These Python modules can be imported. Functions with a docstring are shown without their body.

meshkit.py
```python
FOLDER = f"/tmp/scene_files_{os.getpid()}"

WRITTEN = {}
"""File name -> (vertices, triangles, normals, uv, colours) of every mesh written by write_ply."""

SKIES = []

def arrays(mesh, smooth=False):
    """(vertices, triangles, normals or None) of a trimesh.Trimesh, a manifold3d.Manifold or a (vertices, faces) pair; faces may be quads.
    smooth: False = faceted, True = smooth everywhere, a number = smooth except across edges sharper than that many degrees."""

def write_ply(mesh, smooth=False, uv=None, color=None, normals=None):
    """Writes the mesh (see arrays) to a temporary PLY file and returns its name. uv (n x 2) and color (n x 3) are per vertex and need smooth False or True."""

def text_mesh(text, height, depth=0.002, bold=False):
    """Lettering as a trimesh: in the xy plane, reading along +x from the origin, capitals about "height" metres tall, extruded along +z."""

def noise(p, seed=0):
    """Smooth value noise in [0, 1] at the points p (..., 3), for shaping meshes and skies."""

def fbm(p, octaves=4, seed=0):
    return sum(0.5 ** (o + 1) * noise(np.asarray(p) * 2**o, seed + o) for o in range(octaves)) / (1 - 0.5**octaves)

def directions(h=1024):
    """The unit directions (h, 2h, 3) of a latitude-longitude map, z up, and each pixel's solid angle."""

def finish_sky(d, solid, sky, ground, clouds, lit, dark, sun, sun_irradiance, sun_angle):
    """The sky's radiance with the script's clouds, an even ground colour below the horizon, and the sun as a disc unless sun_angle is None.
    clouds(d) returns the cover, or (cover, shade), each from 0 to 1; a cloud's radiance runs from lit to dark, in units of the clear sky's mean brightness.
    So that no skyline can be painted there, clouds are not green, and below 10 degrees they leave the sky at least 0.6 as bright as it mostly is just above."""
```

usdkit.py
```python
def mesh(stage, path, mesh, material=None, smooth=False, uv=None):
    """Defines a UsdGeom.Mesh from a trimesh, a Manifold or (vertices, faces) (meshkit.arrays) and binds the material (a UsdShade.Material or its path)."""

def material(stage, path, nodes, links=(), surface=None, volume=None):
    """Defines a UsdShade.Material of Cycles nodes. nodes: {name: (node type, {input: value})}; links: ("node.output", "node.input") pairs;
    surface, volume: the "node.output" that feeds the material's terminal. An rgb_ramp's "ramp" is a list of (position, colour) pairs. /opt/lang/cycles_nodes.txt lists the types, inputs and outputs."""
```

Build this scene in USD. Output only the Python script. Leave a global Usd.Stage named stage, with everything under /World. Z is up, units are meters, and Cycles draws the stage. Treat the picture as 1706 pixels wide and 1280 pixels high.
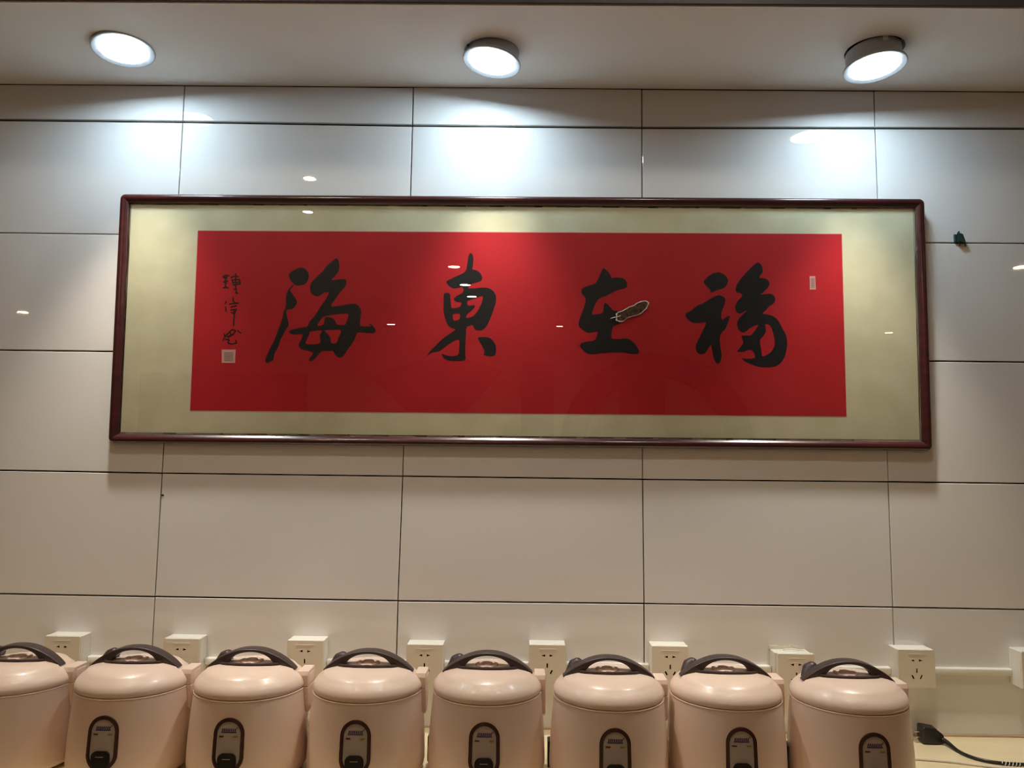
import math, random, json
import numpy as np, trimesh, manifold3d as m3, usdkit, meshkit
from shapely.geometry import Polygon, LineString, Point, box as sbox
from shapely.ops import unary_union
from shapely import affinity
from pxr import Usd, UsdGeom, UsdLux, Gf, Sdf

stage = Usd.Stage.CreateInMemory()
UsdGeom.SetStageUpAxis(stage, UsdGeom.Tokens.z)
world = UsdGeom.Xform.Define(stage, '/World')
stage.SetDefaultPrim(world.GetPrim())
rnd = random.Random(7)
TOP = 0.80                       # counter height; the tiled wall is the plane y = 0, the room lies at y < 0

# ---------------------------------------------------------------- camera, light levels, exposure
cam = UsdGeom.Camera.Define(stage, '/World/camera')
cam.CreateHorizontalApertureAttr(36.0)
cam.CreateVerticalApertureAttr(27.0)
cam.CreateFocalLengthAttr(27.03)
cam.CreateFStopAttr(0.0)
cam.CreateClippingRangeAttr(Gf.Vec2f(0.02, 100))
RIGHT, UP, BACK, EYE = (0.999855, 0.010705, 0.01322), (-0.012158, -0.093817, 0.995515), (0.011897, -0.995532, -0.093673), (0.8932, -1.9136, 1.4502)
cam.AddTransformOp().Set(Gf.Matrix4d(*RIGHT, 0, *UP, 0, *BACK, 0, *EYE, 1))
EXPOSURE = 0.3
cam.CreateExposureAttr(EXPOSURE)
COOL, COOL_POWER = (0.65, 0.86, 1.0), 70.0        # the three downlights over the counter
SPOT, SPOT_POWER = (1.0, 0.90, 0.74), 900.0                                 # their narrower beam straight down, from the reflector in each can
WARM, WARM_POWER = (1.0, 0.66, 0.36), 280.0        # the dining room's ceiling lamps
NEAR, NEAR_POWER = (1.0, 0.92, 0.78), 55.0        # its row of lamps in front of the counter, above the camera
dome = UsdLux.DomeLight.Define(stage, '/World/sky')
dome.CreateColorAttr(Gf.Vec3f(1, 0.8, 0.6)); dome.CreateIntensityAttr(0.0)

# ---------------------------------------------------------------- materials
LOOKS = {}
UsdGeom.Scope.Define(stage, '/World/Looks')
def mat(name, color, rough=0.5, spec=0.5, coat=0.0, coat_rough=0.05, metal=0.0, vary=0.0, scale=6.0, bump=0.0, bump_scale=40.0, color2=None, stretch=None, **more):
    nodes = {'p': ('principled_bsdf', {'base_color': color, 'roughness': rough, 'specular_ior_level': spec, 'metallic': metal, 'coat_weight': coat, 'coat_roughness': coat_rough, **more})}
    links = []
    if vary or color2 is not None:
        c2 = color2 if color2 is not None else tuple(c * (1 - vary) for c in color)
        nodes['tc'] = ('texture_coordinate', {})
        nodes['mp'] = ('mapping', {'scale': stretch or (1, 1, 1)})
        nodes['n'] = ('noise_texture', {'scale': scale, 'detail': 5.0})
        nodes['r'] = ('rgb_ramp', {'ramp': [(0.35, c2), (0.65, color)]})
        links += [('tc.object', 'mp.vector'), ('mp.vector', 'n.vector'), ('n.fac', 'r.fac'), ('r.color', 'p.base_color')]
    if bump:
        nodes['tb'] = ('texture_coordinate', {})
        nodes['nb'] = ('noise_texture', {'scale': bump_scale, 'detail': 3.0})
        nodes['b'] = ('bump', {'strength': bump, 'distance': 0.002})
        links += [('tb.object', 'nb.vector'), ('nb.fac', 'b.height'), ('b.normal', 'p.normal')]
    LOOKS[name] = usdkit.material(stage, '/World/Looks/' + name, nodes, links, surface='p.BSDF')
    return LOOKS[name]
def emit(name, color, strength):
    LOOKS[name] = usdkit.material(stage, '/World/Looks/' + name, {'e': ('emission', {'color': color, 'strength': strength})}, surface='e.emission')
mat('tile_glaze', (0.80, 0.785, 0.77), rough=0.5, spec=0.12, coat=0.9, coat_rough=0.012, vary=0.03, scale=3.0)
mat('tile_glaze_warm', (0.805, 0.78, 0.755), rough=0.5, spec=0.12, coat=0.9, coat_rough=0.018, vary=0.04, scale=2.0)
mat('grout', (0.07, 0.065, 0.06), rough=0.95, spec=0.2)
mat('white_paint', (0.86, 0.85, 0.84), rough=0.7, spec=0.2, vary=0.03, scale=4, bump=0.05, bump_scale=60)
mat('dark_paint', (0.10, 0.095, 0.11), rough=0.6, spec=0.3, vary=0.15, scale=5)
mat('hall_paint', (0.72, 0.64, 0.52), rough=0.8, spec=0.2, vary=0.05, scale=2)
mat('hall_wood', (0.16, 0.05, 0.03), rough=0.5, vary=0.3, scale=3)
mat('floor_tile', (0.34, 0.27, 0.2), rough=0.35, vary=0.1, scale=3)
mat('mahogany', (0.060, 0.010, 0.012), rough=0.28, spec=0.5, coat=0.5, coat_rough=0.12, color2=(0.032, 0.007, 0.008), scale=6, stretch=(1.0, 8.0, 8.0))
mat('silk_mount', (0.80, 0.75, 0.56), rough=0.75, spec=0.2, color2=(0.73, 0.68, 0.49), scale=14, bump=0.15, bump_scale=500)
mat('red_paper', (0.60, 0.020, 0.034), rough=0.6, spec=0.25, color2=(0.56, 0.018, 0.030), scale=9)
mat('ink', (0.010, 0.014, 0.020), rough=0.45, spec=0.35)
mat('faint_ink', (0.035, 0.012, 0.012), rough=0.5, spec=0.3)
mat('seal_pink', (0.72, 0.40, 0.38), rough=0.7, spec=0.2)
mat('seal_grey', (0.42, 0.27, 0.26), rough=0.7, spec=0.2)
mat('feather_brown', (0.035, 0.018, 0.010), rough=0.8, spec=0.2, color2=(0.11, 0.055, 0.028), scale=150)
mat('pink_matt', (0.82, 0.62, 0.54), rough=0.6, spec=0.25)
mat('feather_white', (0.75, 0.70, 0.66), rough=0.7, spec=0.2)
mat('pink_plastic', (0.76, 0.58, 0.47), rough=0.38, spec=0.5, coat=0.2, coat_rough=0.15)
mat('pink_lip', (0.88, 0.70, 0.60), rough=0.3, spec=0.5)
mat('brown_plastic', (0.050, 0.030, 0.028), rough=0.42, spec=0.5)
mat('panel_rim', (0.045, 0.018, 0.016), rough=0.14, spec=0.7, coat=0.6, coat_rough=0.06)
mat('panel_grey', (0.42, 0.36, 0.31), rough=0.3, spec=0.4)
mat('black_plastic', (0.012, 0.011, 0.011), rough=0.35, spec=0.5)
mat('mark_blue', (0.05, 0.035, 0.10), rough=0.5)
mat('mark_red', (0.12, 0.015, 0.01), rough=0.4)
mat('mark_amber', (0.26, 0.20, 0.02), rough=0.4)
mat('white_plastic', (0.80, 0.77, 0.70), rough=0.33, spec=0.5, vary=0.02, scale=10)
mat('cream_plastic', (0.76, 0.70, 0.58), rough=0.36, spec=0.5)
mat('slot_dark', (0.012, 0.010, 0.009), rough=0.8, spec=0.1)
mat('counter_wood', (0.88, 0.74, 0.48), rough=0.35, spec=0.5, coat=0.3, coat_rough=0.15, color2=(0.84, 0.69, 0.43), scale=5, stretch=(0.6, 6, 6))
mat('counter_edge', (0.62, 0.44, 0.26), rough=0.5, vary=0.2, scale=8)
mat('metal_grey', (0.50, 0.53, 0.62), rough=0.4, spec=0.5)
mat('clip_steel', (0.92, 0.92, 0.92), rough=0.3, spec=0.6)
mat('ring_white', (0.50, 0.52, 0.55), rough=0.4, spec=0.4)
mat('brass', (0.75, 0.66, 0.5), rough=0.25, metal=1.0)
mat('teal_plastic', (0.012, 0.045, 0.042), rough=0.35, spec=0.5)
mat('rust_grime', (0.08, 0.05, 0.025), rough=0.9, spec=0.1)
emit('cool_glow', COOL, COOL_POWER)
emit('warm_glow', WARM, WARM_POWER)
emit('near_glow', NEAR, NEAR_POWER)
LOOKS['pane_glass'] = usdkit.material(stage, '/World/Looks/pane_glass', {
    't': ('transparent_bsdf', {'color': (0.97, 0.98, 0.97)}), 'g': ('glossy_bsdf', {'color': (1, 1, 1), 'roughness': 0.0}),
    'w': ('layer_weight', {'blend': 0.5}), 'q': ('math', {'math_type': 'power', 'value2': 5.0}), 'f': ('math', {'math_type': 'multiply_add', 'value2': 0.96, 'value3': 0.04}), 'm': ('mix_closure', {})},
    [('w.facing', 'q.value1'), ('q.value', 'f.value1'), ('f.value', 'm.fac'), ('t.BSDF', 'm.closure1'), ('g.BSDF', 'm.closure2')], surface='m.closure')

# ---------------------------------------------------------------- helpers
used = {}
def numbered(path):
    n = used.get(path, 0); used[path] = n + 1
    return path if n == 0 else '%s_%03d' % (path, n)
def path_of(parent):
    return '/World' if parent is None else str(parent.GetPath())
def tag(prim, label=None, cat=None, group=None, kind=None):
    for k, v in (('label', label), ('category', cat), ('group', group), ('kind', kind)):
        if v: prim.SetCustomDataByKey(k, v)
    return prim
def obj(name, mesh, look, parent=None, smooth=35):
    if isinstance(mesh, list): mesh = trimesh.util.concatenate([tm(x) for x in mesh])
    return usdkit.mesh(stage, numbered(path_of(parent) + '/' + name), mesh, LOOKS[look], smooth=smooth).GetPrim()
def thing(name, label, cat, loc=(0, 0, 0), rotz=0.0, group=None, kind=None, matrix=None):
    x = UsdGeom.Xform.Define(stage, numbered('/World/' + name))
    if matrix is not None: x.AddTransformOp().Set(matrix)
    else:
        x.AddTranslateOp().Set(Gf.Vec3d(*map(float, loc))); x.AddRotateZOp().Set(float(rotz))
    return tag(x.GetPrim(), label, cat, group, kind)
def copy_of(src, name, label, loc=(0, 0, 0), rotz=0.0, group=None, matrix=None):
    p = thing(name, label, src.GetCustomDataByKey('category'), loc, rotz, group or src.GetCustomDataByKey('group'), None, matrix)
    p.GetReferences().AddInternalReference(src.GetPath()); p.SetInstanceable(True)
    return p
def tm(m):
    if isinstance(m, trimesh.Trimesh): return m
    v, f, _ = meshkit.arrays(m)
    return trimesh.Trimesh(v, f, process=False)
def move(m, d): m = tm(m).copy(); m.apply_translation(d); return m
def bx(x0, x1, y0, y1, z0, z1, bev=0.0):
    if bev <= 0:
        m = trimesh.creation.box((x1 - x0, y1 - y0, z1 - z0)); m.apply_translation(((x0 + x1) / 2, (y0 + y1) / 2, (z0 + z1) / 2)); return m
    pts = []
    for sx in (0, 1):
        for sy in (0, 1):
            for sz in (0, 1):
                c = np.array([x1 if sx else x0, y1 if sy else y0, z1 if sz else z0]); s = np.array([-1 if sx else 1, -1 if sy else 1, -1 if sz else 1])
                for k in range(3):
                    d = s * bev; d[k] = 0; pts.append(c + d)
    return tm(m3.Manifold.hull_points(np.array(pts)))
def rbox(x0, x1, y0, y1, z0, z1, r, seg=12):
    s = m3.Manifold.sphere(r, seg)
    return tm(m3.Manifold.batch_hull([s.translate((x, y, z)) for x in (x0 + r, x1 - r) for y in (y0 + r, y1 - r) for z in (z0 + r, z1 - r)]))
def extr(poly, h):
    gs = [g for g in getattr(poly, 'geoms', [poly]) if g.area > 1e-9]
    return trimesh.util.concatenate([trimesh.creation.extrude_polygon(g, h, engine='earcut') for g in gs])
def plate_xz(poly, y0, y1):
    """A polygon drawn in x, z made solid from y0 to y1 (y0 < y1)."""
    m = extr(poly, y1 - y0); v = m.vertices.copy()
    m.vertices = np.c_[v[:, 0], y1 - v[:, 2], v[:, 1]]
    return m
def lathe(profile, n=64):
    return trimesh.creation.revolve(np.array(profile, float), sections=n)
def curve(pts, n=60):
    from scipy.interpolate import CubicSpline
    pts = np.array(pts, float); t = np.r_[0, np.cumsum(np.linalg.norm(np.diff(pts, axis=0), axis=1))]
    return CubicSpline(t, pts)(np.linspace(0, t[-1], n))
def tube(pts, r, seg=10):
    pts = np.array(pts, float); n = len(pts); r = np.broadcast_to(r, n)
    tan = np.gradient(pts, axis=0); tan /= np.linalg.norm(tan, axis=1, keepdims=True)
    up = np.array([0, 0, 1.0]) if abs(tan[0][2]) < 0.9 else np.array([0, 1.0, 0])
    vs = []
    for i in range(n):
        a = np.cross(tan[i], up); a /= np.linalg.norm(a); b = np.cross(a, tan[i]); up = b
        th = np.linspace(0, 2 * np.pi, seg, endpoint=False)
        vs.append(pts[i] + r[i] * (np.cos(th)[:, None] * a + np.sin(th)[:, None] * b))
    return rings(vs)
def rings(vs):
    seg, n = len(vs[0]), len(vs); f = []
    for i in range(n - 1):
        for j in range(seg):
            k = (j + 1) % seg
            f += [(i * seg + j, i * seg + k, (i + 1) * seg + k), (i * seg + j, (i + 1) * seg + k, (i + 1) * seg + j)]
    v = np.vstack(vs)
    c0, c1 = len(v), len(v) + 1
    v = np.vstack([v, np.mean(vs[0], 0), np.mean(vs[-1], 0)])
    for j in range(seg):
        k = (j + 1) % seg
        f += [(c0, k, j), (c1, (n - 1) * seg + j, (n - 1) * seg + k)]
    m = trimesh.Trimesh(v, f, process=False)
    m.fix_normals()
    return m
def smooth_poly(pts, it=2):
    p = np.array(pts, float)
    for _ in range(it):
        q = np.roll(p, -1, axis=0)
        p = np.stack([0.8 * p + 0.2 * q, 0.2 * p + 0.8 * q], 1).reshape(-1, 2)
    return p

BAKED = '{"hai":[[[[4326,4254],[4371,4326],[4499,4398],[4615,4447],[4711,4436],[4783,4377],[4841,4281],[4837,4174],[4793,4066],[4724,4006],[4630,3988],[4523,3985],[4451,4039],[4365,4134]]],[[[4475,4004],[4385,3884],[4351,3824],[4308,3848],[4451,4028]]],[[[4299,3824],[4362,3860],[4410,3824],[4460,3741],[4534,3647],[4567,3564],[4539,3480],[4471,3397],[4401,3372],[4318,3379],[4297,3312],[4324,3194],[4377,3005],[4356,2933],[4299,2874],[4244,2743],[4167,2601],[4126,2412],[4047,2293],[4027,2199],[4019,2081],[3937,2069],[3881,2009],[3833,2033],[3808,2091],[3839,2197],[3883,2280],[3915,2386],[4003,2552],[4090,2789],[4154,2979],[4208,3145],[4226,3312],[4270,3407],[4290,3502],[4277,3692]]],[[[5485,4669],[5544,4686],[5586,4610],[5604,4490],[5599,4383],[5531,4275],[5428,4166],[5405,4130],[5570,4143],[5664,4161],[5759,4162],[5789,4109],[5786,4014],[5730,3918],[5638,3822],[5559,3702],[5468,3571],[5400,3463],[5565,3465],[5706,3490],[5846,3526],[6011,3540],[6106,3493],[6168,3398],[6182,3304],[6158,3137],[6155,2972],[6261,2961],[6378,2962],[6437,2969],[6365,3026],[6412,3033],[6483,2986],[6532,2916],[6564,2862],[6523,2791],[6429,2790],[6264,2803],[6088,2818],[6056,2688],[5967,2510],[5876,2403],[5820,2297],[5763,2214],[5694,2171],[5600,2194],[5539,2271],[5514,2341],[5385,2333],[5267,2339],[5186,2303],[5118,2220],[5039,2125],[4982,2078],[4911,2084],[4898,2124],[4955,2195],[5010,2290],[4927,2324],[4797,2359],[4691,2381],[4629,2487],[4684,2593],[4716,2700],[4738,2759],[4597,2746],[4468,2745],[4396,2780],[4371,2827],[4429,2858],[4592,2900],[4780,2937],[4850,2949],[4893,3080],[4984,3175],[5063,3295],[5142,3438],[5210,3533],[5278,3629],[5344,3772],[5355,3820],[5249,3819],[5156,3747],[5063,3710],[4968,3745],[4883,3816],[4875,3935],[4888,4043],[4979,4151],[5094,4271],[5210,4368],[5243,4452],[5369,4572]],[[5073,2975],[5219,3201],[5477,3255],[5852,3296],[5866,3230],[5822,3087],[5790,2997],[5566,2995],[5552,3073],[5491,3156],[5384,3198],[5278,3190],[5257,3095],[5260,3012],[5155,2964]],[[4901,2820],[5135,2857],[5229,2846],[5150,2739],[5177,2633],[5186,2539],[5075,2502],[4793,2500],[4836,2630],[4891,2749]],[[5252,2858],[5687,2885],[5678,2779],[5622,2660],[5591,2530],[5438,2529],[5434,2659],[5373,2753],[5300,2823]]]],"dong":[[[[8898,4859],[8951,4812],[8978,4706],[8967,4548],[8943,4417],[9047,4418],[9151,4340],[9210,4222],[9167,4130],[9051,4103],[8896,4049],[8833,3944],[9001,3945],[9208,3973],[9363,3961],[9493,3884],[9560,3741],[9548,3584],[9486,3401],[9424,3218],[9349,3036],[9273,2931],[9170,2884],[9041,2898],[9002,2981],[8975,3033],[8911,3006],[8821,2979],[8811,2824],[8801,2564],[8798,2306],[8820,2177],[8769,2125],[8564,2123],[8384,2121],[8280,2172],[8214,2275],[8227,2301],[8305,2255],[8485,2226],[8639,2266],[8654,2434],[8651,2667],[8530,2627],[8403,2548],[8250,2430],[8149,2352],[7943,2324],[7843,2207],[7905,2337],[8044,2480],[8221,2663],[8399,2794],[8577,2913],[8448,2937],[8344,3027],[8276,3209],[8240,3391],[8244,3600],[8240,3809],[8305,3830],[8395,3823],[8410,3706],[8426,3549],[8440,3432],[8621,3459],[8672,3499],[8696,3603],[8567,3602],[8481,3667],[8564,3759],[8693,3812],[8744,3891],[8716,3996],[8613,3963],[8484,3941],[8367,4006],[8287,4110],[8377,4163],[8531,4243],[8737,4337],[8801,4416],[8824,4600],[8847,4784]],[[8468,3302],[8649,3316],[8663,3251],[8651,3160],[8523,3120],[8484,3146]],[[8838,3631],[8953,3671],[9159,3751],[9224,3764],[9217,3660],[9187,3555],[9137,3450],[9062,3319],[8960,3228],[8831,3193],[8805,3213],[8830,3292],[8957,3397],[9033,3489],[9007,3528],[8878,3500],[8826,3552]]],[[[9095,2717],[9353,2724],[9456,2673],[9548,2545],[9575,2416],[9551,2261],[9436,2234],[9243,2271],[9293,2336],[9240,2465],[9148,2619]]]],"zai":[[[[12232,4496],[12338,4421],[12408,4326],[12432,4231],[12549,4255],[12713,4245],[12795,4186],[12841,4067],[12806,3984],[12595,3935],[12455,3863],[12268,3766],[12127,3718],[12046,3611],[11987,3468],[11953,3350],[11964,3307],[12081,3322],[12198,3340],[12240,3423],[12245,3565],[12280,3613],[12361,3554],[12432,3472],[12467,3413],[12595,3402],[12689,3356],[12735,3262],[12700,3167],[12595,3060],[12478,3024],[12443,2906],[12432,2764],[12443,2706],[12595,2695],[12804,2725],[12921,2674],[13037,2570],[13106,2441],[13129,2371],[13071,2329],[12943,2323],[12781,2357],[12595,2367],[12362,2353],[12176,2340],[11966,2310],[11827,2325],[11722,2418],[11640,2523],[11686,2594],[11826,2630],[11966,2643],[12047,2691],[12082,2808],[12105,2879],[11989,2867],[11849,2842],[11732,2912],[11615,3017],[11626,3135],[11684,3300],[11754,3490],[11800,3656],[11776,3751],[11694,3821],[11677,3916],[11729,3988],[11893,4048],[12033,4085],[12103,4205],[12173,4372]]]],"fu":[[[[14719,4152],[14801,4253],[14937,4366],[15085,4405],[15207,4380],[15317,4281],[15352,4194],[15302,4057],[15228,3994],[15080,3956],[14994,3905],[14896,3887],[14839,3817],[14921,3930],[14823,4029]]],[[[14833,3693],[14980,3781],[15128,3832],[15250,3771],[15281,3696],[15235,3547],[15172,3398],[15158,3249],[15195,3200],[15281,3275],[15391,3313],[15353,3201],[15303,3053],[15265,2966],[15167,2879],[15129,2804],[15116,2681],[15150,2435],[15165,2288],[15135,2165],[15073,2091],[15001,2152],[14953,2286],[14931,2458],[14908,2593],[14858,2507],[14772,2383],[14698,2333],[14589,2344],[14528,2430],[14517,2553],[14579,2677],[14679,2875],[14778,3073],[14791,3142],[14656,3122],[14485,3108],[14375,3169],[14278,3267],[14279,3366],[14414,3417],[14537,3542],[14709,3605]]],[[[16095,4674],[16179,4600],[16219,4475],[16201,4388],[16101,4270],[16236,4263],[16333,4227],[16381,4128],[16342,4028],[16231,3915],[16132,3840],[16303,3866],[16426,3867],[16498,3805],[16516,3706],[16471,3619],[16372,3569],[16273,3456],[16174,3361],[16344,3345],[16490,3285],[16586,3187],[16656,3039],[16751,2867],[16792,2720],[16782,2523],[16729,2301],[16642,2154],[16519,2055],[16324,2023],[16106,2026],[15936,2086],[15767,2146],[15647,2243],[15744,2232],[15890,2233],[15999,2258],[15965,2393],[15893,2466],[15771,2441],[15697,2396],[15527,2409],[15626,2513],[15712,2625],[15677,2735],[15654,2809],[15751,2815],[15897,2811],[15997,2935],[16097,3096],[15999,3071],[15851,2995],[15752,2896],[15655,2895],[15571,2993],[15548,3129],[15610,3253],[15709,3353],[15845,3478],[15735,3415],[15636,3352],[15539,3401],[15504,3524],[15554,3649],[15641,3749],[15703,3811],[15643,3886],[15545,3897],[15522,3997],[15572,4109],[15647,4222],[15796,4397],[15970,4573]],[[16243,3110],[16353,3098],[16424,2988],[16470,2791],[16491,2619],[16453,2496],[16354,2372],[16207,2297],[16158,2297],[16148,2468],[16114,2616],[16115,2714],[16214,2813],[16277,2937]]]],"sig":[[[[2673,4198],[2756,4242],[2821,4221]],[[2695,4166],[2769,4199],[2730,4091],[2764,4027]],[[2689,4058],[2794,4091]],[[2690,3908],[2746,3940],[2812,3909]],[[2730,4091],[2748,3908]],[[2876,4178],[2992,4222],[3057,4201]],[[2990,4276],[3004,3899]],[[2900,4114],[3091,4126],[3117,4019],[2947,3985],[2911,4092]],[[2924,4049],[3104,4061]],[[2962,3878],[3026,3878],[3019,3781],[3061,3782]]],[[[2776,3565],[2752,3511]],[[2766,3426],[2781,3319]],[[2949,3663],[2952,3577],[3029,3514]],[[2859,3501],[3092,3535]],[[2904,3427],[3041,3460]],[[2907,3352],[3045,3374],[2996,3256],[2920,3288]],[[2981,3363],[2993,3214],[2986,2957]]],[[[2760,2742],[2784,2679],[2735,2583]],[[2794,2700],[2947,2851],[3043,2830],[2973,2723],[2837,2679]],[[2808,2615],[2893,2595],[2854,2520],[2961,2489],[3076,2522],[3053,2585]],[[2896,2807],[2932,2701]],[[3097,2830],[3173,2767]],[[2870,2658],[2941,2744]]]],"seal":[[2712,2349],[3061,2352],[3059,2019],[2725,2016]],"seal2":[[17373,4322],[17515,4323],[17526,3983],[17371,3982]],"feather":[[12572,3355],[12689,3391],[12805,3451],[12876,3499],[12992,3535],[13063,3595],[13156,3631],[13250,3656],[13331,3633],[13343,3574],[13296,3479],[13202,3383],[13109,3312],[12969,3275],[12828,3239],[12735,3144],[12572,3154],[12560,3237]],"quill":[[12408,3207],[12572,3248]]}'

# ================================================================ THE SETTING
def structure(name, label=None):
    return tag(UsdGeom.Xform.Define(stage, numbered('/World/' + name)).GetPrim(), label, None, None, 'structure')
CEIL = TOP + 1.602
# tiled wall: grid corners measured to the millimetre, so that joints run as unevenly as they were laid
wall = structure('wall_back', 'white glossy tiled wall with dark open joints behind the picture and rice cookers')
row_dz = {1: {-1: -.0015, 0: -.0037, 1: -.0047, 2: -.0020, 3: -.0014, 4: -.003}, 2: {-1: 0, 0: -.0028, 1: -.0024, 2: -.0022, 3: .0001, 4: .0002},
          3: {-1: .0012, 0: 0, 1: -.0015, 2: -.001, 3: .0002, 4: .0006}, 4: {-1: .0045, 0: .0025, 1: 0, 2: 0, 3: .0015, 4: .0035}, 5: {-1: .0053, 0: .0036, 1: -.0015, 2: -.0021, 3: .0018, 4: .0051}}
col_dx = {0: {1: .0028, 2: .0036, 5: .0067}, 1: {1: -.0009, 2: .0028, 5: .0038}, 2: {1: -.0017, 2: -.0046, 5: -.0037}, 3: {1: -.0005, 2: -.0016, 5: -.006}}
def corner(i, j):
    dz = row_dz.get(j, {}).get(i, 0.0)
    d = col_dx.get(i, {}); dx = float(np.interp(j, sorted(d), [d[k] for k in sorted(d)])) if d else 0.0
    return np.array([i * 0.6 + dx, 0.3 * j + dz])
def tile_mesh(c, gap, proud, tilt, lo, hi):
    # c: four corners, counter-clockwise in x, z; a slab with chamfered front edges
    ctr = c.mean(0); inner = []
    for k in range(4):
        d = np.sign(ctr - c[k]); inner.append(c[k] + d * np.array([gap, lo if k < 2 else hi]))
    inner = np.array(inner); cham = 0.0012; front = np.array([p + np.sign(ctr - p) * cham for p in inner])
    yb, ys, yf = 0.012, 0.0010 - proud, -proud
    tl = lambda p, y: y + tilt[0] * (p[0] - ctr[0]) + tilt[1] * (p[1] - ctr[1])
    v = [(p[0], yb, TOP + p[1]) for p in inner] + [(p[0], tl(p, ys), TOP + p[1]) for p in inner] + [(p[0], tl(p, yf), TOP + p[1]) for p in front]
    f = [(8, 9, 10), (8, 10, 11), (0, 2, 1), (0, 3, 2)]
    for a in (0, 4):
        for k in range(4):
            l = (k + 1) % 4; f += [(a + k, a + l, a + 4 + l), (a + k, a + 4 + l, a + 4 + k)]
    return trimesh.Trimesh(np.array(v), np.array(f), process=False)
COLS = range(-4, 8)
obj('backing', bx(-2.4, 4.8, 0.008, 0.12, 0.0, CEIL + 0.45), 'grout', wall)
for i in COLS:
    for j in range(6):
        c = np.array([corner(i, j), corner(i + 1, j), corner(i + 1, j + 1), corner(i, j + 1)])
        if j == 0: c[:2, 1] = -0.05
        if j == 5: c[2:, 1] = 1.602
        gap = 0.0009 + 0.0006 * rnd.random(); lo, hi = (0.0032 if q == 5 else 0.0013 + 0.0008 * rnd.random() for q in (j, j + 1))
        seen = -1 <= i <= 3
        proud = rnd.uniform(0, 0.0007)
        tilt = (rnd.uniform(-.0007, .0007), rnd.uniform(-.0007, .0007))
        obj('tile', tile_mesh(c, gap, proud, tilt, lo, hi), 'tile_glaze' if (i + j) % 2 else 'tile_glaze_warm', wall, smooth=False)

# soffit over the counter with the three lamp holes, its dark front face, and the hall
LAMPS = [  # centre of the lit face, tilt about x and y (degrees)
    ((-0.056, -0.1893, TOP + 1.5938), -5.0, -4.0),
    ((0.8143, -0.1765, TOP + 1.5769), -2.1, 8.1),
    ((1.7058, -0.1957, TOP + 1.5615), -3.7, -3.5)]
holes = unary_union([Point(l[0][0], l[0][1]).buffer(0.0645) for l in LAMPS])
m = extr(sbox(-2.4, -0.366, 4.8, -0.0005).difference(holes), 0.03); m.apply_translation((0, 0, CEIL))
tag(obj('soffit', m, 'white_paint', None, smooth=False), 'white painted plaster soffit holding the three round downlights', None, None, 'structure')
tag(obj('trim_1', bx(-2.4, 4.8, -0.372, -0.3665, CEIL + 0.004, CEIL + 0.42), 'dark_paint', None, False), 'dark grey fascia strip along the front edge of the white soffit', None, None, 'structure')
HC = TOP + 1.93
tag(obj('ceiling', bx(-5.5, 7.5, -9.2, -0.373, HC, HC + 0.1), 'hall_paint', None, False), 'plain cream ceiling of the dining room', None, None, 'structure')
tag(obj('floor', bx(-5.5, 7.5, -9.2, 0.0, -0.06, 0.0), 'floor_tile', None, False), 'brown tiled floor of the dining room', None, None, 'structure')
tag(obj('wall_left', bx(-5.6, -5.5, -9.2, 0.0, 0, HC), 'hall_paint', None, False), 'cream side wall left of the counter', None, None, 'structure')
tag(obj('wall_right', bx(7.5, 7.6, -9.2, 0.0, 0, HC), 'hall_paint', None, False), 'cream side wall right of the counter', None, None, 'structure')
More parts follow.
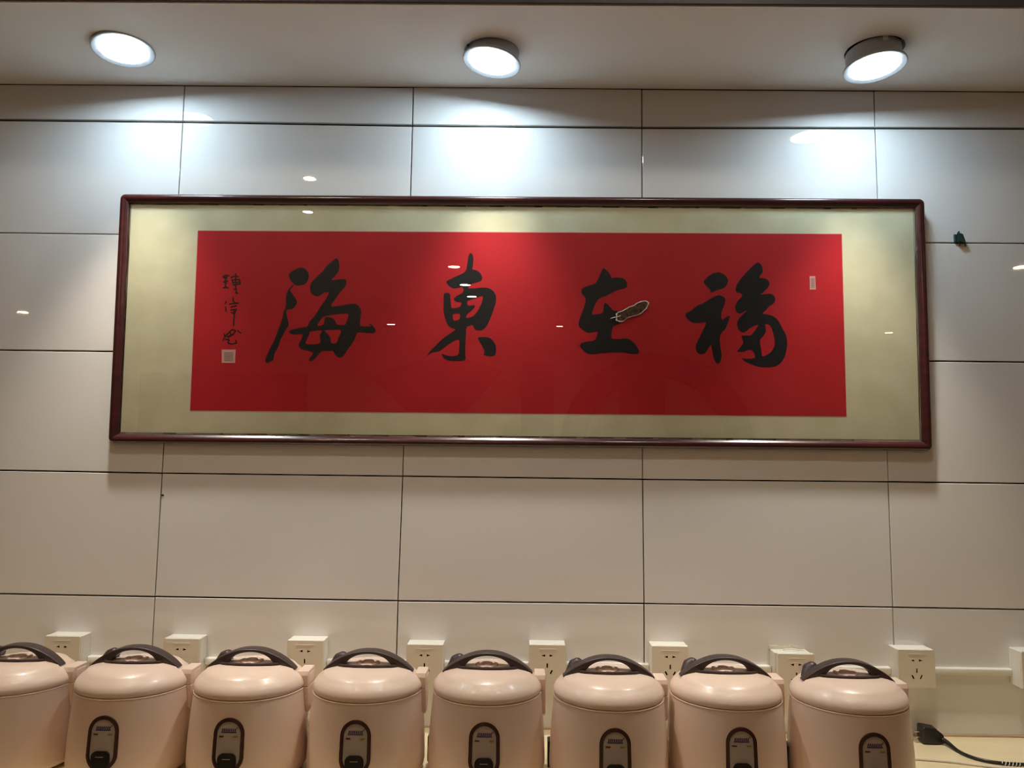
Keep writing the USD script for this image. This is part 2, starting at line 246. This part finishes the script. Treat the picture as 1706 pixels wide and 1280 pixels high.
tag(obj('wall_front', bx(-5.5, 7.5, -9.3, -9.2, 0, HC), 'hall_paint', None, False), 'cream far wall of the dining room facing the counter', None, None, 'structure')
tag(obj('wall_side', [bx(-5.5, -2.4, 0.0, 0.12, 0, HC), bx(4.8, 7.5, 0.0, 0.12, 0, HC)], 'hall_paint', None, False), 'cream wall on both sides of the tiled counter wall', None, None, 'structure')
# what the picture glass mirrors dimly: an arch, a fan-shaped panel and a post on the far wall
arch = Point(2.84, 1.25).buffer(1.38, 48).difference(Point(2.84, 1.25).buffer(1.02, 48)).intersection(sbox(0, 1.25, 6, 4))
arch = unary_union([arch, sbox(1.46, 0, 1.82, 1.25), sbox(3.86, 0, 4.22, 1.25)])
tag(obj('trim_2', plate_xz(arch, -9.2, -9.1), 'hall_wood', None, False), 'dark wooden arch on the far dining room wall', None, None, 'structure')
fan = Polygon([(-1.25, 2.22), (-1.0, 2.34), (-.63, 2.47), (-.3, 2.5), (.1, 2.48), (.4, 2.42), (.62, 2.34), (.1, 1.75), (-.75, 1.75)])
tag(obj('trim_3', plate_xz(fan, -9.2, -9.14), 'hall_wood', None, False), 'dark fan shaped panel on the far dining room wall', None, None, 'structure')
tag(obj('trim_4', plate_xz(sbox(.9, 0, 1.36, 2.44), -9.2, -9.05), 'hall_wood', None, False), 'dark post on the far dining room wall', None, None, 'structure')
tag(obj('trim_5', plate_xz(sbox(2.3, 1.75, 2.95, 2.28), -9.2, -9.17), 'hall_wood', None, False), 'dark square panel inside the arch on the far wall', None, None, 'structure')
tag(obj('trim_6', plate_xz(sbox(-4.6, 0, -2.2, 2.25), -9.2, -9.1), 'hall_wood', None, False), 'dark doorway panel on the far dining room wall', None, None, 'structure')
# warm ceiling lamps of the hall (their glints stand in the tiles and the glass)
WL = [(-0.10, -1.54, .028, 'on the tile just above the picture, left part'), (-0.32, -2.37, .028, 'on the top silk border of the picture'), (0.38, -3.81, .045, 'beside the top of the east character'), (0.41, -4.54, .045, 'on the roof stroke of the east character'),
      (0.43, -5.11, .045, 'inside the east character'), (-0.65, -7.1, .045, 'between the sea and east characters'), (1.34, -7.1, .045, 'between the two middle characters'), (-3.76, -5.1, .045, 'on the tile left of the picture'), (5.3, -7.35, .045, 'on the right silk border of the picture'), (4.14, -3.03, .045, 'on the tile at the right edge')]
def lamp_parts(t, r, glow):
    obj('lamp_rim', lathe([(r, 0), (r + .012, 0), (r + .010, -.010), (r, -.012), (r, 0)], 40), 'ring_white', t)
    obj('diffuser', lathe([(0, -.002), (r, -.002), (r, -.009), (0, -.009)], 40), glow, t)
    return t
lamp0 = None
for x, y, r, where in WL:
    lab, grp = 'warm ceiling lamp mirrored as glint ' + where, 'warm dining room lamps'
    if r < .05: lamp_parts(thing('ceiling_lamp', lab, 'lamp', (x, y, HC), 0, grp), r, 'warm_glow')
    elif lamp0 is None: lamp0 = lamp_parts(thing('ceiling_lamp', lab, 'lamp', (x, y, HC), 0, grp), r, 'warm_glow')
    else: copy_of(lamp0, 'ceiling_lamp', lab, (x, y, HC), 0, grp)
near0 = None
for x in (0.15, 1.35):
    lab, grp = ('left' if x < 1 else 'right') + ' one of two ceiling lamps in front of the counter soffit', 'lamps in front of the soffit'
    if near0 is None:
        near0 = lamp_parts(thing('room_lamp', lab, 'lamp', (x, -0.9, HC), 0, grp), .07, 'near_glow')
    else: copy_of(near0, 'room_lamp', lab, (x, -0.9, HC), 0, grp)

# ================================================================ COUNTER
cn = thing('counter', 'pale cream wood counter under the row of rice cookers', 'counter', (0, 0, 0))
obj('countertop', bx(-2.4, 4.8, -0.43, -0.001, TOP - 0.03, TOP), 'counter_wood', cn, False)
tag(obj('baseboard_back', bx(-2.4, 4.8, -0.004, -0.0009, TOP + .0002, TOP + 0.004), 'counter_edge', None, False), 'thin brown caulk line where the tiled wall meets the counter', None, None, 'structure')
for k in range(9):
    x0 = -2.4 + 0.8 * k
    obj('cabinet_door', bx(x0 + .003, x0 + .797, -0.415, -0.395, 0.1, TOP - .034, .002), 'counter_wood', cn, False)
obj('carcass', bx(-2.395, 4.795, -0.395, -0.02, 0.0, TOP - 0.0305), 'counter_edge', cn, False)

# ================================================================ DOWNLIGHTS
def tilted(loc, a, b):
    R = trimesh.transformations.rotation_matrix(math.radians(b), (0, 1, 0)) @ trimesh.transformations.rotation_matrix(math.radians(a), (1, 0, 0))
    R = trimesh.transformations.rotation_matrix(math.radians(a), (1, 0, 0)) @ trimesh.transformations.rotation_matrix(math.radians(b), (0, 1, 0)) if False else R
    M = np.eye(4); M[:3, :3] = R[:3, :3]; M[:3, 3] = loc
    return Gf.Matrix4d(*M.T.ravel().tolist())
LAMP_LABELS = ['round white downlight nearly flush with the soffit at the left', 'round white downlight tilted to one side, middle one above the picture', 'round white downlight hanging lowest from the soffit, with a bright clip on its can']
dl = None
for k, (loc, a, b) in enumerate(LAMPS):
    if k == 0:
        dl = thing('downlight', LAMP_LABELS[0], 'ceiling light', group='downlights in the soffit', matrix=tilted(loc, a, b))
        obj('can', lathe([(0.0, .045), (.052, .045), (.0597, .040), (.0605, .034), (.0605, .0035), (.054, .0035), (.054, .0065), (0, .0065)], 64), 'metal_grey', dl)
        obj('flange', lathe([(.0555, .0012), (.0665, -.0022), (.0690, -.0016), (.0695, .0010), (.068, .0035), (.0555, .0035), (.0555, .0012)], 72), 'ring_white', dl)
        obj('diffuser', lathe([(0, .0005), (.0553, .0005), (.0553, .003), (0, .003)], 64), 'cool_glow', dl)
        obj('spring_clip', bx(-.006, .006, -.0640, -.0602, .028, .039, .001), 'clip_steel', dl, False)
    else: copy_of(dl, 'downlight', LAMP_LABELS[k], matrix=tilted(loc, a, b))
    sp = UsdLux.SphereLight.Define(stage, numbered('/World/lights/downlight_beam'))
    sp.AddTranslateOp().Set(Gf.Vec3d(loc[0], loc[1], loc[2] - 0.014))
    sp.CreateRadiusAttr(0.03); sp.CreateColorAttr(Gf.Vec3f(*SPOT)); sp.CreateIntensityAttr(SPOT_POWER)
    sh = UsdLux.ShapingAPI.Apply(sp.GetPrim()); sh.CreateShapingConeAngleAttr(32.0); sh.CreateShapingConeSoftnessAttr(0.9)

# ================================================================ FRAMED CALLIGRAPHY
D = json.loads(BAKED)
P = lambda l: [(a * 1e-4, b * 1e-4) for a, b in l]
ex, nin, ez, o = (1.0, -.00006, .00316), (0.0, .99983, .01832), (-.00316, -.01832, .99983), (-.1263, -.0238, TOP + .6702)
pic = thing('framed_calligraphy', 'long red calligraphy in a dark mahogany frame under glass on the tiled wall', 'picture', matrix=Gf.Matrix4d(*ex, 0, *nin, 0, *ez, 0, *o, 1))
FW, FH, RW = 2.0255, 0.6294, 0.0225
def rail_profile(w):   # across the rail: (inward distance, depth), rounded nose and a shallow inner bead
    return [(0, .0222), (0, .010), (.0010, .005), (.0035, .0018), (.007, .0002), (.011, .0), (.0155, .0016), (.0185, .0045), (.0202, .006), (w, .0080), (w, .0120), (w + .004, .0120), (w + .004, .0222)]
def frame_rail(side):
    # one rail, mitred at both ends, with half of each rounded corner of the frame
    prof = rail_profile(RW); R0 = .014
    L = FW if side in ('top', 'bottom') else FH
    def station(end, a):   # a: 45 degrees on the mitre, 90 where the straight part begins
        ring = []
        for d, y in prof:
            q = max(R0 - d, 0.0); c = max(R0, d); t = math.radians(a)
            u, w = c - q * math.cos(t), c - q * math.sin(t)
            ring.append((u if end == 0 else L - u, y, w))
        return np.array(ring)
    vs = [station(0, a) for a in (45, 56, 67, 78, 90)] + [station(1, a) for a in (90, 78, 67, 56, 45)]
    out = []
    for r in vs:
        u, y, w = r.T
        out.append(np.c_[u, y, w] if side == 'bottom' else np.c_[FW - u, y, FH - w] if side == 'top' else np.c_[w, y, FH - u] if side == 'left' else np.c_[FW - w, y, u])
    return rings(out)
for s in ('top', 'bottom', 'left', 'right'): obj('frame_rail', frame_rail(s), 'mahogany', pic, smooth=50)
paper = Polygon([(.1994, .5368), (1.8192, .5393), (1.8207, .0828), (.1982, .0824)])
obj('backing_board', bx(.012, FW - .012, .0150, .0215, .012, FH - .012), 'counter_edge', pic, False)
obj('silk_mount', plate_xz(sbox(.016, .016, FW - .016, FH - .016), 0.0120, .0149), 'silk_mount', pic, False)
rp = obj('red_paper', plate_xz(paper, .0115, .0121), 'red_paper', pic, False)
obj('paper_edge', plate_xz(paper.buffer(.0016, join_style=2), .0117, .0121), 'seal_pink', pic, False)
def ink_poly(rs):
    p = Polygon(smooth_poly(P(rs[0]))).buffer(0)
    for h in rs[1:]: p = p.difference(Polygon(smooth_poly(P(h))).buffer(0))
    return p.buffer(.0006).buffer(-.0006)
for key, lab in (('hai', 'black brushed character for sea, leftmost of four'), ('dong', 'black brushed character for east'), ('zai', 'black brushed character for in, with a feather across it'), ('fu', 'black brushed character for fortune, rightmost of four')):
    tag(obj('brush_character', plate_xz(unary_union([ink_poly(r) for r in D[key]]), .0112, .0115), 'ink', pic, False), lab)
for g in D['sig']:
    u = unary_union([LineString(P(s)).buffer(.0017, 4) for s in g])
    obj('signature_character', plate_xz(u, .0112, .0115), 'faint_ink', pic, False)
def seal(q, lines):
    q = Polygon(P(q)); x0, z0, x1, z1 = q.bounds
    s = obj('seal', plate_xz(q, .0112, .0115), 'seal_pink', pic, False)
    w, h = x1 - x0, z1 - z0
    bars = [sbox(x0 + .18 * w, z0 + h * (.14 + .72 * k / lines), x1 - .18 * w, z0 + h * (.14 + .72 * (k + .62) / lines)) for k in range(lines)]
    bars = unary_union(bars + [sbox(x0 + .46 * w, z0 + .16 * h, x0 + .56 * w, z1 - .2 * h)])
    obj('seal_mark', plate_xz(bars, .0110, .0112), 'seal_grey', s, False)
seal(D['seal'], 5); seal(D['seal2'], 6)
obj('glass_pane', bx(.0200, FW - .0200, .0086, .0100, .0200, FH - .0200), 'pane_glass', pic, False)

# the feather stuck on the glass over the third character
fb = Polygon(smooth_poly(P(D['feather']), 1)).buffer(0)
fx, fz = fb.centroid.x, fb.centroid.y
def on_pic(x, y, z): return tuple(np.array(o) + x * np.array(ex) + y * np.array(nin) + z * np.array(ez))
fe = thing('feather', 'small brown feather with pale edge stuck on the glass over the calligraphy', 'feather', matrix=Gf.Matrix4d(*ex, 0, *nin, 0, *ez, 0, *on_pic(fx, .0086, fz), 1))
rng = np.random.default_rng(3)
ring_pts = np.array(fb.exterior.coords)[:-1]
loc = affinity.translate(fb, -fx, -fz)
dense = loc.exterior.segmentize(.0016)
jag = []
for k, (a, b) in enumerate(list(dense.coords)[:-1]):
    s = 1 + (.10 if k % 2 else -.03) * rng.random(); jag.append((a * s, b * s))
out_poly = Polygon(jag).buffer(0).buffer(.0009)
obj('barb_edge', plate_xz(out_poly, -.0008, 0), 'feather_white', fe, False)
obj('vane', plate_xz(loc.buffer(-.0009), -.0019, -.0008), 'feather_brown', fe, False)
q0, q1 = P(D['quill'])
obj('quill', tube([(q0[0] - fx, -.001, q0[1] - fz), ((q0[0] + q1[0]) / 2 - fx, -.0016, (q0[1] + q1[1]) / 2 - fz + .0006), (q1[0] - fx, -.0012, q1[1] - fz), (q1[0] - fx + .008, -.0016, q1[1] - fz + .003)], [.0007, .0012, .0012, .0009]), 'feather_white', fe)

# small teal plastic clip left on the wall
hk = thing('wall_clip', 'tiny broken dark teal plastic clip on the tiles right of the picture', 'clip', (1.9915, -.0008, TOP + 1.2030))
obj('clip_plate', bx(-.010, -.0045, -.006, 0, 0, .020, .001), 'teal_plastic', hk, False)
obj('clip_body', plate_xz(Polygon([(-.005, 0), (.014, -.001), (.008, .018), (.002, .021), (-.004, .017)]), -.012, -.001), 'teal_plastic', hk, False)
obj('clip_pin', tube(curve([(-.001, -.004, .015), (-.0015, -.008, .021), (-.001, -.009, .0265)], 8), [.0034] * 5 + [.003, .0026, .0018], 10), 'teal_plastic', hk)
obj('clip_leg', tube([(.012, -.008, .002), (.016, -.006, -.006), (.018, -.004, -.0105)], [.0022, .002, .0012], 8), 'teal_plastic', hk)
obj('clip_leg', tube([(-.002, -.008, .002), (.001, -.006, -.005), (.003, -.004, -.010)], [.0018, .0014, .0008], 8), 'teal_plastic', hk)
st = obj('grime_spot', m3_spot := tm(m3.Manifold.sphere(1, 16).scale((.0032, .0016, .0026)).translate((.0085, -.0005, TOP + .5430))), 'rust_grime', None, True)
tag(st, 'small brown grime spot on the tile joint under the picture', 'stain')

# ================================================================ WALL SOCKETS AND CABLE TRUNKING
SO = [(-.190, .2105), (.0945, .2090), (.3895, .2095), (.673, .2045), (.9627, .2085), (1.2516, .2100), (1.5476, .1965), (1.8276, .2110), (2.115, .2105)]
SO_LABELS = ['white wall socket box, leftmost, above the cut-off cooker at the left edge', 'white wall socket box, second from the left', 'white wall socket box, third from the left', 'white wall socket box, fourth from the left, first one left of the middle',
             'white wall socket box, fifth from the left, near the middle', 'white wall socket box, sixth from the left', 'white wall socket box with a torn top edge and paper scrap', 'white wall socket box right of the last cooker handle, largest fully visible', 'white wall socket box cut off by the right edge']
hexa = lambda cx, cz, w, h, a: affinity.translate(affinity.rotate(sbox(-w / 2, -h / 2, w / 2, h / 2), a, origin=(0, 0)), cx, cz)
tri = lambda cx, cz, s: Polygon([(cx - s * .0030, cz), (cx + s * .0028, cz + .0030), (cx + s * .0028, cz - .0030)])
slots = unary_union([tri(-.0095, .0185, 1.5), tri(.0095, .0185, -1.5), hexa(0, -.0045, .0034, .0105, 0), hexa(-.0095, -.0190, .0036, .0100, 28), hexa(.0095, -.0190, .0036, .0100, -28)])
def socket_parts(t, box_h=.086, box_d=.036, off=0.0):
    d = box_d
    obj('back_box', rbox(-.043 + off, .043 + off, -d, 0, -.043, .043, .002, 8), 'white_plastic', t)
    obj('mounting_frame', rbox(-.0435, .0435, -d - .007, -d + .0002, -.0435, .0435, .0022, 8), 'white_plastic', t)
    face = sbox(-.0405, -.0405, .0405, .0405).buffer(.0022, 4).difference(slots)
    f = [plate_xz(face, -d - .0135, -d - .0095), bx(-.0415, .0415, -d - .0098, -d - .0068, -.0415, .0415)]
    obj('faceplate', f, 'cream_plastic', t, False)
    obj('contact_core', plate_xz(slots.buffer(.0008), -d - .0104, -d - .0096), 'slot_dark', t, False)
    obj('label_ridge', bx(-.020, .020, -d - .0142, -d - .0134, .0325, .0337), 'white_plastic', t, False)
so = None
for k, (x, zt) in enumerate(SO):
    loc = (x, 0.0, TOP + zt - .0435)
    if k == 6:
        s6 = thing('wall_socket', SO_LABELS[k], 'socket', loc, 0, 'wall sockets behind the cookers')
        socket_parts(s6, box_d=.034, off=-.004)
        jagged = Polygon([(-.050, .043), (-.050, .0535), (-.047, .0535), (-.047, .051), (-.030, .0515), (-.021, .0490), (-.012, .0500), (.002, .0520), (.005, .0550), (.008, .0515), (.022, .0505), (.030, .0440), (.0, .0430)])
        obj('torn_paper', plate_xz(jagged, -.0045, -.001), 'cream_plastic', s6, False)
        obj('torn_paper', tube(curve([(-.02, -.012, .0438), (-.002, -.016, .0475), (.012, -.014, .0455), (.030, -.018, .0442)], 14), .0016, 6), 'white_plastic', s6)
    elif so is None:
        so = thing('wall_socket', SO_LABELS[k], 'socket', loc, 0, 'wall sockets behind the cookers'); socket_parts(so)
    else: copy_of(so, 'wall_socket', SO_LABELS[k], loc)
SEG_LABEL = 'white cable trunking between the %s wall sockets'
ords = ['first and second', 'second and third', 'third and fourth', 'fourth and fifth', 'fifth and sixth', 'sixth and seventh', 'seventh and eighth', 'last two']
for k in range(8):
    xa, xb = SO[k][0] + .0435, SO[k + 1][0] - (.0435 if k != 5 else .0475)
    z = TOP + np.interp((xa + xb) / 2, [-.2, 2.0], [.147, .1525])
    t = thing('cable_trunking', (SEG_LABEL % ords[k]) if k < 7 else 'white cable trunking, longest visible run, right of the last cooker', 'trunking', (xa, 0, z))
    L = xb - xa
    prof = [(.0, -.008), (-.011, -.008), (-.0135, -.0055), (-.0135, .0055), (-.011, .008), (.0, .008)]
    vs = [np.array([(x, y - .0003, zz) for y, zz in prof]) for x in (0.0005, L - .0005)]
    obj('trunk_cover', rings(vs), 'white_plastic', t, smooth=60)
    obj('trunk_base', bx(.0005, L - .0005, -.004, -.0008, -.0105, -.0082), 'white_plastic', t, False)

# ================================================================ RICE COOKERS
CK = [(-.1580, -.255), (.0900, -.255), (.3350, -.255), (.5810, -.255), (.8305, -.255), (1.0805, -.275), (1.3245, -.258), (1.5710, -.275)]
CK_LABELS = ['pink rice cooker cut off by the left edge of the picture', 'pink rice cooker, first whole one from the left', 'pink rice cooker, third from the left in the row', 'pink rice cooker, fourth from the left, in front of the picture\'s left half',
             'pink rice cooker in the middle of the row, under the east character', 'pink rice cooker just right of the middle, sixth from the left', 'pink rice cooker, second from the right in front of the torn socket', 'pink rice cooker at the right end of the row beside the black plug']
def bend(m, r, z0):   # wraps a flat panel (x along, y depth outwards) on the cooker's round front
    v = m.vertices.copy(); a = v[:, 0] / r; rr = r_at(v[:, 2]) + v[:, 1]
    m = m.copy(); m.vertices = np.c_[rr * np.sin(a), -rr * np.cos(a), v[:, 2]]; return m
UZ = lambda z: z + .0195 if z < .1458 else .1655 + (z - .1458) * .93     # height of the seam and above
BODY = [(0, .006), (.108, .006), (.1145, .008), (.1186, .014), (.1205, .024), (.1205, .040), (.1193, .075), (.1170, .110), (.1140, .145), (.1120, .1635)]
r_at = lambda z: np.interp(z, [b[1] for b in BODY[3:]], [b[0] for b in BODY[3:]])
def panel(poly, d0, d1):
    m = extr(poly, d1 - d0); v = m.vertices.copy(); m.vertices = np.c_[v[:, 0], v[:, 2] + d0, v[:, 1]]; m.faces = m.faces[:, ::-1]
    v, f = trimesh.remesh.subdivide_to_size(m.vertices, m.faces, .006)
    return bend(trimesh.Trimesh(v, f), .1195, 0)
def cooker_parts(t):
    b = obj('body', lathe(BODY + [(.1100, .1641), (0, .1641)], 96), 'pink_plastic', t, smooth=40)
    obj('rim_lip', lathe([(.1090, .1631), (.1126, .1635), (.1131, .1645), (.1125, .1653), (.1090, .1655), (.1090, .1631)], 96), 'pink_lip', t)
    for a in (45, 135, 225, 315):
        obj('foot', move(lathe([(0, 0), (.009, 0), (.010, .002), (.010, .0065), (0, .0065)], 16), (.09 * math.cos(math.radians(a)), .09 * math.sin(math.radians(a)), 0)), 'black_plastic', t)
    lid = obj('lid', lathe([(0, 0.1655), (0.1084, 0.1655), (0.1108, 0.1668), (0.1125, 0.1694), (0.1133, 0.1727), (0.1127, 0.1768), (0.1108, 0.182), (0.1072, 0.1871), (0.1017, 0.1927), (0.0945, 0.1982), (0.09, 0.2031), (0.078, 0.2073), (0.064, 0.2105), (0.048, 0.2126), (0.03, 0.2137), (0, 0.214)], 96), 'pink_plastic', t, smooth=60)
    # steam vent, a low round cap in rings with a small hole at its front
    vent = obj('steam_vent', [move(lathe([(0, .2120), (.0235, .2120), (.0240, .2150), (.0225, .2168), (.0190, .2168), (.0180, .2152), (.0130, .2152), (.0115, .2180), (.0085, .2190), (0, .2192)], 48), (-.002, .004, 0))], 'pink_matt', t)
    obj('vent_hole', rbox(-.006, .004, -.0215, -.0185, .2140, .2162, .0008, 8), 'seal_grey', vent)
    # carrying handle: flat arch over the lid, pointed feet, oval base ring
    O = curve([(-.0966, .1845), (-.083, .1972), (-.060, .2123), (-.036, .2228), (-.0146, .2276), (0, .2283), (.0146, .2276), (.036, .2228), (.060, .2123), (.083, .1972), (.0966, .1845)], 61)
    I = curve([(-.0880, .1805), (-.0715, .1855), (-.0556, .1910), (-.0420, .2068), (-.030, .2150), (0, .2212), (.030, .2150), (.0420, .2068), (.0556, .1910), (.0715, .1855), (.0880, .1805)], 61)
    vs = []
    for k in range(61):
        a, c = O[k], I[k]; d = (c - a); L = np.linalg.norm(d); d = d / L; ch = min(.0022, L * .3)
        s = abs(k - 30) / 30; hy = .0145 - .004 * s ** 3
        pt = lambda p, y: (p[0] * .975, y, UZ(p[1]))
        o2, i2 = a + d * ch, c - d * ch
        vs.append(np.array([pt(a, -hy + ch), pt(a, hy - ch), pt(o2, hy), pt(i2, hy), pt(c, hy - ch), pt(c, -hy + ch), pt(i2, -hy), pt(o2, -hy)]))
    h = obj('handle', rings(vs), 'brown_plastic', t, smooth=50)
    th = np.linspace(np.pi * .98, 2.02 * np.pi, 45)
    def lid_z(r): return np.interp(r, [0, .03, .048, .064, .078, .086, .0945], [UZ(q) for q in (.198, .1976, .1964, .1942, .1908, .1862, .181)])
    prof = [(-.0036, -.003), (-.0032, .0036), (-.0006, .0048), (.0028, .0036), (.0038, -.004)]
    ring = []
    for a in th:
        c = np.array([.0640 * math.cos(a), .0335 * math.sin(a)]); n = np.array([math.cos(a) * .55, math.sin(a)]); n /= np.linalg.norm(n)
        ring.append([(*(c + n * p), lid_z(np.hypot(*c)) + q) for p, q in prof])
    obj('handle_ring', rings([np.array(q) for q in ring]), 'brown_plastic', t, smooth=60)
    obj('latch_button', [tm(m3.Manifold.batch_hull([m3.Manifold.sphere(.0125, 24).translate(p) for p in ((-.0690, .0265, .2150), (-.0620, .0265, .2180), (-.076, .018, .200))]))], 'brown_plastic', t)
    # hinge block on the cooker's right side: upper half on the lid, lower half on the body
    def hinge(poly, x0, x1):
        s = m3.Manifold.sphere(.0022, 10)
        return tm(m3.Manifold.batch_hull([s.translate((x, y, z)) for x in (x0 + .0022, x1 - .0022) for y, z in poly]))
    hg = obj('hinge', hinge([(-.004, .1950), (.042, .1950), (.046, .1850), (.046, .1680), (-.006, .1680), (-.007, .1880)], .098, .1212), 'pink_plastic', t, smooth=50)
    obj('hinge_pocket', hinge([(-.006, .1635), (.045, .1635), (.040, .132), (.026, .1145), (.008, .1135), (-.002, .120)], .104, .1215), 'pink_plastic', t, smooth=50)
    obj('hinge_cover', bx(.1205, .1218, .004, .038, .1710, .1900, .0006), 'pink_lip', hg, False)
    # power inlet low on the left side, with the black plug of its lead in it
    obj('power_inlet', rbox(-.1235, -.112, .006, .040, .014, .066, .0025, 8), 'black_plastic', t)
    # control panel
    W, Z0, Z1 = .0300, .0350, .1370
    out = LineString([(0, Z0 + W), (0, Z1 - W)]).buffer(W, 24); inn = LineString([(0, Z0 + W), (0, Z1 - W)]).buffer(W - .0068, 24)
    obj('panel_rim', [panel(out.difference(inn), -.001, .0030), panel(out.buffer(-.0012).difference(inn.buffer(.0010)), .0029, .0040)], 'panel_rim', t, smooth=45)
    fc = obj('control_panel', panel(inn.buffer(.0004), -.0005, .0016), 'panel_grey', t, smooth=45)
    word = [Polygon([(-.0142 + .0036 * k, .1115), (-.0118 + .0036 * k, .1115), (-.0106 + .0036 * k, .1172), (-.0130 + .0036 * k, .1172)]) for k in range(8)]
    word = unary_union(word + [sbox(-.0150, .1092, .0150, .1112), Polygon([(.0135, .1165), (.0155, .1165), (.0180, .1195), (.0165, .1195)])])
    obj('brand_mark', panel(word, .0016, .0019), 'mark_blue', fc, False)
    obj('cook_light', panel(LineString([(-.0175, .1025), (-.0105, .1025)]).buffer(.0013), .0016, .0022), 'mark_red', fc, False)
    obj('warm_light', panel(LineString([(.0105, .1025), (.0175, .1025)]).buffer(.0013), .0016, .0022), 'mark_amber', fc, False)
    btn = sbox(-.0066, .0530, .0066, .0620).buffer(.0106, 16)
    sw = obj('switch_button', [panel(btn, .0010, .0060), panel(btn.buffer(-.0022), .0059, .0075)], 'black_plastic', t, smooth=45)
    obj('button_mark', panel(sbox(-.0072, .0625, .0072, .0637), .0075, .0078), 'panel_grey', sw, False)
ck = None
for k, (x, y) in enumerate(CK):
    loc = (x, y, TOP)
    if ck is None:
        ck = thing('rice_cooker', CK_LABELS[0], 'rice cooker', loc, 0, 'row of pink rice cookers'); cooker_parts(ck)
    else: copy_of(ck, 'rice_cooker', CK_LABELS[k], loc, [0, 0, 0, 0, 0, 0, 0, 0][k])

# ================================================================ PLUG AND LEADS
pl = thing('power_plug', 'black two-pin plug and lead with a white tie on the counter right of the cookers', 'plug', (1.866, -.046, TOP))
s1 = m3.Manifold.sphere(.005, 12)
H = lambda pts, r=.005: tm(m3.Manifold.batch_hull([m3.Manifold.sphere(r, 12).translate(p) for p in pts]))
obj('plug_body', [H([(-.030, -.010, .006), (-.030, .012, .006), (-.030, -.010, .034), (-.030, .012, .036), (-.004, -.010, .006), (-.004, .010, .006), (-.004, -.008, .030), (-.004, .010, .032)]),
                  H([(-.004, -.010, .006), (-.004, .010, .006), (-.004, -.008, .029), (-.004, .010, .030), (.012, -.008, .006), (.012, .004, .006), (.011, -.006, .018), (.011, .004, .018)])], 'black_plastic', pl)
obj('plug_pin', bx(-.047, -.034, -.002, .004, .024, .0255), 'brass', pl, False)
obj('plug_pin', bx(-.047, -.034, -.002, .004, .012, .0135), 'brass', pl, False)
lead = curve([(.008, -.002, .011), (.016, -.020, .0085), (.019, -.045, .0045), (.022, -.075, .0038), (.036, -.103, .0038), (.060, -.120, .0038), (.090, -.128, .0038), (.130, -.131, .0038), (.23, -.126, .0038), (.40, -.13, .0038)], 70)
obj('lead', tube(lead, np.r_[np.linspace(.0062, .0036, 10), np.full(60, .0036)], 10), 'black_plastic', pl)
tie = []
for k in range(22, 28):
    p, d = lead[k], lead[k + 1] - lead[k - 1]; d = d / np.linalg.norm(d); n1 = np.cross(d, (0, 0, 1.0)); n1 /= np.linalg.norm(n1); n2 = np.cross(n1, d)
    for a in np.linspace(0, 2 * np.pi, 8)[:-1]:
        q = p + (a / (2 * np.pi)) * (lead[k + 1] - p); tie.append(q + .0046 * (math.cos(a) * n1 + math.sin(a) * n2) + np.array([0, 0, .0012]))
obj('twist_tie', tube(tie, .0011, 6), 'white_plastic', pl)
wc = thing('white_cable', 'thin white cable lying on the counter at the lower right', 'cable', (1.78, -.155, TOP))
obj('cable', tube(curve([(-.06, .008, .0026), (0, 0, .0026), (.04, -.007, .0026), (.075, -.016, .0026), (.115, -.030, .0026), (.17, -.040, .0026), (.26, -.046, .0026), (.40, -.046, .0026)], 60), .0025, 8), 'cream_plastic', wc)
